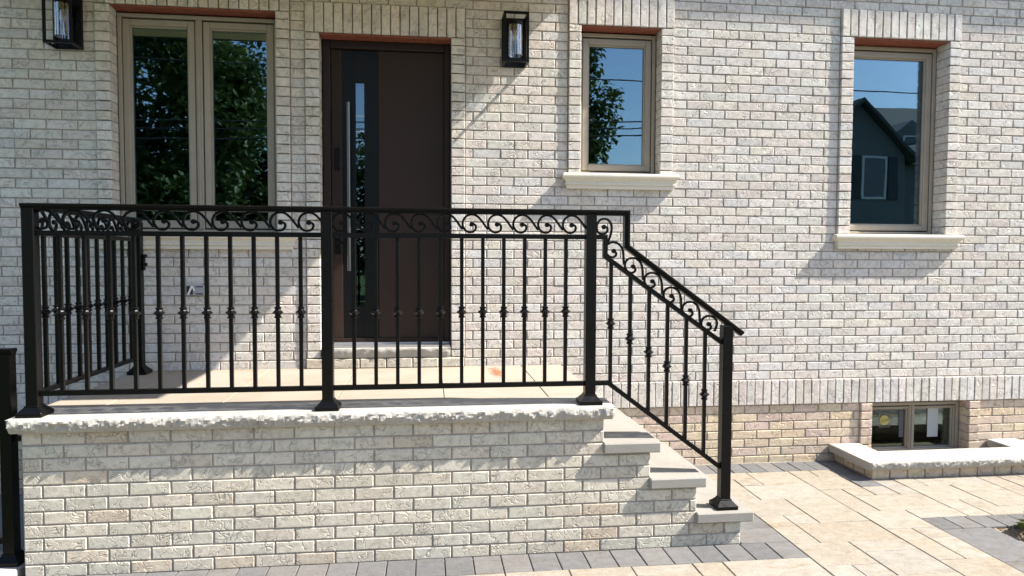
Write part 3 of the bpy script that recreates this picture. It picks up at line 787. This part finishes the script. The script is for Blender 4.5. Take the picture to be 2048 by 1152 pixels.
U(link('scroll', last, None, None, (1.560, YR, .573), (0, math.radians(36), 0)))
# gate latch on the rear post
lt = MB().bbox((XL+.033, YB-.02, .93), (XL+.062, YB+.02, .955), .003).bbox((XL+.033, YB-.014, .845), (XL+.052, YB+.014, .935), .003).bbox((XL+.045, YB-.01, .875), (XL+.066, YB+.01, .897), .002)
U(lt.build('latch', M_BLK))

# railing beside the porch, at the edge of the picture
guard = tag(empty('guard_railing', (-2.4, -1.37, -.62)), 'black metal guard railing on a low pale kerb left of the porch', 'railing')
GX, GY = -2.092, -1.36
g = post_obj(GX, GY, -.615, .452, guard)
under(sweep([(-4.4, .462), (GX+.034, .462)], RAILP, XZ(GY)).build('top_rail', M_BLK), guard)
for z in (.33, -.50): under(sweep([(-4.4, z), (GX-.027, z)], BARP, XZ(GY)).build('cross_rail', M_BLK), guard)
under(sweep([(GX+.027, .022), (-1.985, .022)], BAR(.0125, .011), XZ(GY)).build('bracket', M_BLK), guard)
for i in range(18): baluster(GX-.12-.116*i, GY, -.49, .32, -.05, guard)
kerb = MB().bbox((-4.4, -1.52, ZG-.08), (-2.022, -1.20, -.615), .008)
tag(kerb.build('stone_kerb', M_CAP), 'low pale stone kerb under the guard railing left of the porch', 'kerb')

# ================================================================== WALL LANTERNS
def lantern(x0, z0, label):
    w, h, d, t = .180, .352, .162, .0165
    e = tag(empty('wall_lantern', (x0+w/2, 0, z0)), label, 'lantern', 'wall lanterns beside the door')
    u = lambda o: under(o, e)
    x1, z1, yf, yb = x0+w, z0+h, -d, -.004
    u(MB().bbox((x0+.0006, -.016, z0+.0006), (x1-.0006, .002, z1-.0006), .002).build('back_plate', M_BLK))
    b = MB()
    for x in (x0, x1-t):
        b.bbox((x, yf, z0), (x+t, yf+t, z1), .001)
        for z in (z0, z1-t): b.bbox((x, yf+t, z), (x+t, -.0165, z+t), .001)
        b.bbox((x, -.0285, z0+t), (x+t, -.0165, z1-t), .001)
    for z in (z0, z1-t): b.bbox((x0+t, yf, z), (x1-t, yf+t, z+t), .001)
    u(b.build('frame', M_BLK))
    cx, cy = x0+w/2, -.085
    s_ = MB().cyl((cx, cy, z1-.105), (cx, cy, z1-.062), .021).cyl((cx, cy, z1-.075), (cx, cy, z1-.052), .052, n=28).bbox((cx-.010, cy, z1-.066), (cx+.010, -.015, z1-.050), .002)
    u(smooth(s_.build('lamp_holder', M_BLK)))
    gl = MB(); n = 32; vs = []
    for r, z in ((.050, z1-.078), (.050, z0+.062), (.048, z0+.060), (.048, z1-.080)):
        for i in range(n): a = 2*math.pi*i/n; vs.append((cx+r*math.cos(a), cy+r*math.sin(a), z))
    gl.add(vs, [(k*n+i, k*n+(i+1) % n, (k+1)*n+(i+1) % n, (k+1)*n+i) for k in range(3) for i in range(n)][::1])
    u(smooth(gl.build('glass_cylinder', M_CLEAR)))
    bl = MB(); prof = [(.010, -.105), (.012, -.118), (.019, -.145), (.023, -.170), (.021, -.190), (.012, -.205), (.001, -.210)]; vs = []
    for r, z in prof:
        for i in range(16): a = 2*math.pi*i/16; vs.append((cx+r*math.cos(a), cy+r*math.sin(a), z1+z))
    bl.add(vs, [(k*16+i, k*16+(i+1) % 16, (k+1)*16+(i+1) % 16, (k+1)*16+i) for k in range(len(prof)-1) for i in range(16)])
    bu = u(smooth(bl.build('bulb', M_CLEAR)))
    fl = MB()
    for a in range(4): t0 = a*math.pi/2+.4; fl.cyl((cx+.004*math.cos(t0), cy+.004*math.sin(t0), z1-.122), (cx+.009*math.cos(t0), cy+.009*math.sin(t0), z1-.175), .0014, n=6)
    under(fl.build('filament', mat('amber_filament', (.75, .42, .16), .4)), e)
lantern(.541, 2.328, 'black open box wall lantern between the front door and the small window')
lantern(-2.492, 2.338, 'black open box wall lantern beside the double casement window')

# ================================================================== OUTLET BOX
ob = tag(empty('outlet_box', (-1.61, 0, .665)), 'small grey outdoor outlet box with lifted cover on the wall under the double window', 'outlet box')
u = lambda o: under(o, ob)
u(MB().bbox((-1.676, -.022, .668), (-1.545, .004, .742), .004).build('back_box', M_PLAST))
u(MB().bbox((-1.666, -.0235, .676), (-1.624, -.0215, .735), .0005).bbox((-1.605, -.0235, .676), (-1.556, -.0215, .684), .0005).bbox((-1.605, -.0235, .726), (-1.556, -.0215, .733), .0005).build('socket_face', M_GASK))
fold = MB().add([(-1.662, -.026, .674), (-1.648, -.026, .674), (-1.617, -.04, .736), (-1.631, -.04, .738)], [(0, 1, 2, 3)]).add([(-1.617, -.04, .736), (-1.631, -.04, .738), (-1.616, -.028, .70), (-1.606, -.028, .702)], [(0, 1, 2, 3)])
fo = fold.build('flap', mat('white_plastic_film', (.75, .75, .77), .3)); md = fo.modifiers.new('thick', 'SOLIDIFY'); md.thickness = .0015; u(fo)

# ================================================================== WINDOW WELL
well = tag(empty('window_well', (3.97, -.25, ZG)), 'low brick window well with rock faced stone cap around the basement window', 'window well')
wb = MB()
WX0, WX1, WY = 3.204, 4.745, -.475
wb.box((WX0+.006, WY+.006, ZG-.1), (WX0+.16, -.001, -.582)).box((WX1-.16, WY+.006, ZG-.1), (WX1-.006, -.001, -.582)).box((WX0+.16, WY+.006, ZG-.1), (WX1-.16, WY+.16, -.582))
ww = wb.build('wall', M_MORT); under(ww, well)
s = (WX1-WX0)/11
for i in range(11): under(put_brick('brick', None, WX0+i*s+.004, WX0+(i+1)*s-.004, ZG-.004, -.584, WY, M_BL, .08), ww)
sb = MB(); 
for i in range(3):
    a, b = WY+.09+i*.13+.004, WY+.09+(i+1)*.13-.004
    vs, fs = brick_geo(b-a, .068, .08, seed=i)
    o = link('brick', MB().add(vs, fs).mesh('brick', M_BL), None, None, (WX0, (a+b)/2, ZG+.034), (0, 0, -math.pi/2)); under(o, ww)
    o = link('brick', o.data, None, None, (WX1, (a+b)/2, ZG+.034), (0, 0, math.pi/2)); under(o, ww)
kid(rock_block('cap_stone', 3.152, 4.785, -.535, -.252, -.583, -.520, M_CAP, .019, .007, (True, True), 11), well)
kid(MB().bbox((3.152, -.2505, -.583), (3.41, -.003, -.521), .006).build('cap_stone', M_CAP), well)
kid(MB().bbox((4.527, -.2505, -.583), (4.785, -.003, -.521), .006).build('cap_stone', M_CAP), well)
kid(MB().box((3.36, -.32, -1.2), (4.6, 0, -1.15)).build('well_floor', M_SAND), well)

# ================================================================== GARDEN
def leaf_mat(name, c1, c2, c3, tr=.25):
    M = mat(name, rough=.55, spec=.35); k = N(M)
    c = k.ramp(k.rand('attr'), [(0, c1), (.5, c2), (1, c3)]); k.l(c, k.b.inputs['Base Color'])
    t = k.n('ShaderNodeBsdfTranslucent'); k.l(c, t.inputs['Color']); mx = k.n('ShaderNodeMixShader'); mx.inputs[0].default_value = tr
    k.l(k.b.outputs[0], mx.inputs[1]); k.l(t.outputs[0], mx.inputs[2]); k.l(mx.outputs[0], M.node_tree.nodes['Material Output'].inputs[0]); return M
M_PL = leaf_mat('plant_leaf', (.09, .14, .02), (.16, .21, .035), (.24, .26, .06)); M_TL = leaf_mat('tree_leaf', (.025, .05, .012), (.05, .09, .02), (.09, .13, .03))
def leaf(b, c, d, up, ln, w, tint):
    s = d.cross(up).normalized()*w; q = [c, c+d*ln*.45+s+up*ln*.06, c+d*ln-up*ln*.12, c+d*ln*.45-s+up*ln*.06]
    b.add(q+[], [(0, 1, 2), (0, 2, 3)], tint)
def plant(x, y, r, n_, label, seed):
    rr = random.Random(seed); e = tag(empty('leafy_plant', (x, y, ZG-.03)), label, 'plant', 'plants in the garden bed'); b = MB(); st = MB()
    for i in range(n_):
        a = rr.uniform(0, 6.28); q = rr.random()**.6*r; h = (1-(q/r)**2)*r*1.1+rr.uniform(.0, .03)
        c = Vector((x+q*math.cos(a), y+q*math.sin(a), ZG-.02+h)); d = Vector((math.cos(a+rr.uniform(-.8, .8)), math.sin(a+rr.uniform(-.8, .8)), rr.uniform(-.2, .7))).normalized()
        leaf(b, c, d, Vector((0, 0, 1)), rr.uniform(.035, .065), rr.uniform(.012, .020), rr.random())
        if i % 6 == 0: st.cyl((x, y, ZG-.05), c, .003, .0015, 5)
    under(b.build('foliage', M_PL), e); under(st.build('stem', mat('plant_stem', (.10, .13, .04), .7)), e)
plant(3.58, -1.53, .12, 220, 'leafy green plant in the garden bed by the grey border corner', 3)
plant(4.05, -1.72, .20, 300, 'broad leafy green plant further along the garden bed', 4)
plant(3.78, -2.05, .15, 220, 'small leafy green plant in the garden bed beside the walkway', 5)
ch = MB(); rr = random.Random(9)
for i in range(1500):
    x, y = rr.uniform(3.36, 4.6), rr.uniform(-2.6, -1.41); a = rr.uniform(0, 6.28); l_, w_ = rr.uniform(.01, .035), rr.uniform(.004, .010)
    c = Vector((x, y, ZG-.012+rr.uniform(-.02, .012))); d = Vector((math.cos(a), math.sin(a), rr.uniform(-.3, .3)))*l_; s_ = Vector((-math.sin(a), math.cos(a), rr.uniform(-.4, .4)))*w_; t_ = Vector((0, 0, .004))
    ch.add([c-d-s_, c+d-s_, c+d+s_, c-d+s_, c-d+t_, c+d+t_], [(0, 1, 5, 4), (2, 3, 4, 5), (0, 4, 3), (1, 2, 5)], rr.random())
M_CH = mat('bark_chip', rough=.9); k = N(M_CH); k.l(k.ramp(k.rand('attr'), [(0, (.08, .05, .03)), (.6, (.20, .14, .08)), (1, (.32, .25, .15))]), k.b.inputs['Base Color'])
tag(ch.build('bark_mulch', M_CH), 'brown bark mulch and dry litter covering the garden bed', 'mulch', kind='stuff')

# ================================================================== ACROSS THE STREET (seen in the window glass)
def tree(x, y, h, r, zc, label, seed, nleaf=9000, sq=1.0):
    rr = random.Random(seed); e = tag(empty('tree', (x, y, ZG-.06)), label, 'tree', 'trees across the street'); t = MB()
    base = Vector((x, y, ZG-.1)); top = Vector((x, y, zc+r*.3))
    t.cyl(base, base.lerp(top, .5), r*.09, r*.065, 10, False).cyl(base.lerp(top, .5), top, r*.065, r*.02, 10, False)
    cl = []
    for i in range(46):
        while True:
            v = Vector((rr.uniform(-1, 1), rr.uniform(-1, 1), rr.uniform(-1, 1)))
            if .25 < v.length < 1: break
        c = Vector((x+v.x*r*.82, y+v.y*r*.82, zc+v.z*(h-zc)*.85*sq)); cl.append((c, r*rr.uniform(.24, .44)))
        if i % 3 == 0: t.cyl(base.lerp(top, rr.uniform(.35, .95)), c, r*.022, r*.006, 6, False)
    under(t.build('trunk', simple_noise_mat('bark', (.06, .045, .035), (.11, .085, .065), 12, .95)), e)
    b = MB()
    for i in range(nleaf):
        c, q = cl[rr.randrange(len(cl))]
        v = Vector((rr.gauss(0, 1), rr.gauss(0, 1), rr.gauss(0, 1))).normalized()*q*rr.random()**.4
        d = Vector((rr.uniform(-1, 1), rr.uniform(-1, 1), rr.uniform(-1, .4))).normalized()
        leaf(b, c+v, d, Vector((rr.uniform(-.5, .5), rr.uniform(-.5, .5), 1)).normalized(), rr.uniform(.16, .34), rr.uniform(.06, .11), rr.random())
    under(b.build('crown', M_TL), e)
tree(-10.0, -20, 13.0, 4.3, 6.4, 'tall dense dark green tree across the street, reflected in the double window', 21, 34000)
tree(-7.0, -23, 8.6, 2.2, 4.2, 'shorter bushy tree across the street beside the tall dense one', 22, 12000)
tree(4.2, -20, 12.5, 2.75, 7.2, 'slender tall tree across the street, reflected in the small window', 23, 20000, 1.0)
tree(-1.5, -24, 6.3, 3.0, 2.8, 'low rounded tree across the street between the taller ones', 24, 9000)
nb = tag(empty('gabled_house', (20, -25, ZG)), 'grey sided gabled house across the street, reflected in the larger window', 'house')
SID = simple_noise_mat('grey_siding', (.13, .133, .13), (.155, .158, .155), 4, .8); RF = simple_noise_mat('dark_shingles', (.05, .05, .052), (.09, .088, .085), 14, .9); WT = mat('white_trim', (.6, .6, .58), .6)
ng = lambda o: under(o, nb)
def vp(gx, gz, d):      # reflection in the glass plane y=.12: where a glass point leads at depth d in front of the house
    k_ = (d+.12-CY)/(.12-CY); return Vector((gx*k_, .12-d, CZ+(gz-CZ)*k_))
d0 = 22.0
pk, evr = vp(3.438, 2.176, d0), vp(3.852, 1.781, d0)
hw = evr.x-pk.x; px_, ez, pz = pk.x, evr.z, pk.z; y0_, y1_ = .12-d0, .12-d0-9
rot = math.radians(-20)
b = MB()
xa, xb = px_-hw, px_+hw
b.add([(xa, y0_, ZG), (xb, y0_, ZG), (xb, y0_, ez), (px_, y0_, pz), (xa, y0_, ez), (xa, y1_, ZG), (xb, y1_, ZG), (xb, y1_, ez), (px_, y1_, pz), (xa, y1_, ez)],
      [(4, 3, 2, 1, 0), (5, 6, 7, 8, 9), (0, 5, 9, 4), (1, 2, 7, 6)])
ng(b.build('wall', SID))
b = MB(); sl_ = (pz-ez)/hw
for sg in (-1, 1):
    x_e = px_+sg*(hw+.4); z_e = ez-.4*sl_
    b.add([(px_, y0_+.35, pz+.05), (x_e, y0_+.35, z_e+.05), (x_e, y1_-.3, z_e+.05), (px_, y1_-.3, pz+.05), (px_, y0_+.35, pz+.23), (x_e, y0_+.35, z_e+.2), (x_e, y1_-.3, z_e+.2), (px_, y1_-.3, pz+.23)], [(0, 1, 2, 3), (4, 7, 6, 5), (0, 4, 5, 1), (1, 5, 6, 2), (2, 6, 7, 3)])
rf = ng(b.build('roof', RF))
wx, wz = vp(3.575, 1.595, d0).x, vp(3.575, 1.595, d0).z
wn = ng(ring(MB(), wx-.55, wx+.55, wz-.9, wz+.9, .1, y0_+.0, y0_+.06, .01).build('window', WT))
under(MB().box((wx-.45, y0_-.02, wz-.8), (wx+.45, y0_+.03, wz+.8)).build('pane', mat('far_pane', (.05, .06, .08), .05)), wn)
for sg in (-1, 1): ng(MB().bbox((wx+sg*.85-.24, y0_, wz-.9), (wx+sg*.85+.24, y0_+.05, wz+.9), .01).build('shutter', mat('dark_shutter', (.02, .025, .03), .6)))
# right wing set back, ridge running along the street
wx0, wx1, wy0, wy1 = xb-1.0, xb+9, y0_-1.2, y0_-8.5
mz, myy = 8.25, (wy0+wy1)/2
b = MB().add([(wx0, wy0, ZG), (wx1, wy0, ZG), (wx1, wy0, ez), (wx0, wy0, ez), (wx0, wy1, ZG), (wx1, wy1, ZG), (wx1, wy1, ez), (wx0, wy1, ez), (wx1, myy, mz-.1)], [(3, 2, 1, 0), (4, 5, 6, 7), (1, 2, 8, 6, 5)])
wg = ng(b.build('wing_wall', SID))
b = MB().add([(wx0-2, wy0+.4, ez-.1), (wx1+.3, wy0+.4, ez-.1), (wx1+.3, myy, mz), (20.6, myy, mz), (wx1+.3, wy1-.4, ez-.1), (wx0-2, wy1-.4, ez-.1)], [(0, 1, 2, 3), (3, 2, 4, 5)])
wr = b.build('wing_roof', RF); md = wr.modifiers.new('thick', 'SOLIDIFY'); md.thickness = .15; ng(wr)
ng(MB().bbox((wx0, wy0+.38, ez-.25), (wx1+.3, wy0+.52, ez-.08), .02).build('gutter', WT))
for i in range(2):
    cx_ = xb+1.6+i*3.6
    dm = ng(MB().add([(cx_-.9, wy0-.6, ez+.1), (cx_+.9, wy0-.6, ez+.1), (cx_+.9, wy0-.6, ez+1.2), (cx_, wy0-.6, ez+1.9), (cx_-.9, wy0-.6, ez+1.2), (cx_-.9, wy0-3, ez+1.2), (cx_+.9, wy0-3, ez+1.2), (cx_, wy0-3, ez+1.9), (cx_-.9, wy0-2, ez+.1), (cx_+.9, wy0-2, ez+.1)], [(4, 3, 2, 1, 0), (3, 4, 5, 7), (2, 3, 7, 6), (0, 8, 5, 4), (1, 2, 6, 9)]).build('dormer', SID))
    under(ring(MB(), cx_-.45, cx_+.45, ez+.35, ez+1.15, .08, wy0-.6, wy0-.55, .01).build('dormer_window', WT), dm)
# utility poles and the wires between them
for i, x in enumerate((-34, 8.6, 46)):
    p_ = tag(empty('utility_pole', (x, -12.2, ZG)), 'wooden utility pole with crossarm beside the road, '+('past the tall dense tree', 'between the slender tree and the gabled house', 'past the gabled house')[i], 'utility pole', 'utility poles along the road')
    under(smooth(MB().cyl((x, -12.2, ZG-.4), (x, -12.2, 7.4), .15, .11).build('pole', simple_noise_mat('pole_wood', (.10, .08, .06), (.16, .13, .10), 9, .9))), p_)
    under(MB().bbox((x-.06, -13.2, 6.0), (x+.06, -11.2, 6.14), .01).build('crossarm', M_STEEL), p_)
def wire(y, zm, sag, tilt, label, r=.016, xe=46):
    pts = []
    for i in range(61): t = i/60; pts.append((-34+(xe+34)*t, zm+sag*((2*t-1)**2)+tilt*(t-.5)))
    n = 6; b = sweep(pts, [(r*math.cos(2*math.pi*k/n), r*math.sin(2*math.pi*k/n)) for k in range(n)], XZ(y)); tag(b.build('utility_wire', M_GASK), label, 'wire', 'utility wires over the road')
wire(-11.4, 5.28, .55, -.5, 'topmost black utility wire strung between the poles over the road')
wire(-12.0, 4.1, .4, .1, 'upper of two close utility wires strung below the topmost wire', xe=8.6)
wire(-12.6, 4.0, .4, .2, 'lower of two close utility wires strung below the topmost wire', xe=8.6)
wire(-13.0, 3.8, .45, .3, 'lowest black utility wire strung between the poles over the road', .02, 8.6)

S.cycles.max_bounces = 8; S.cycles.transparent_max_bounces = 12
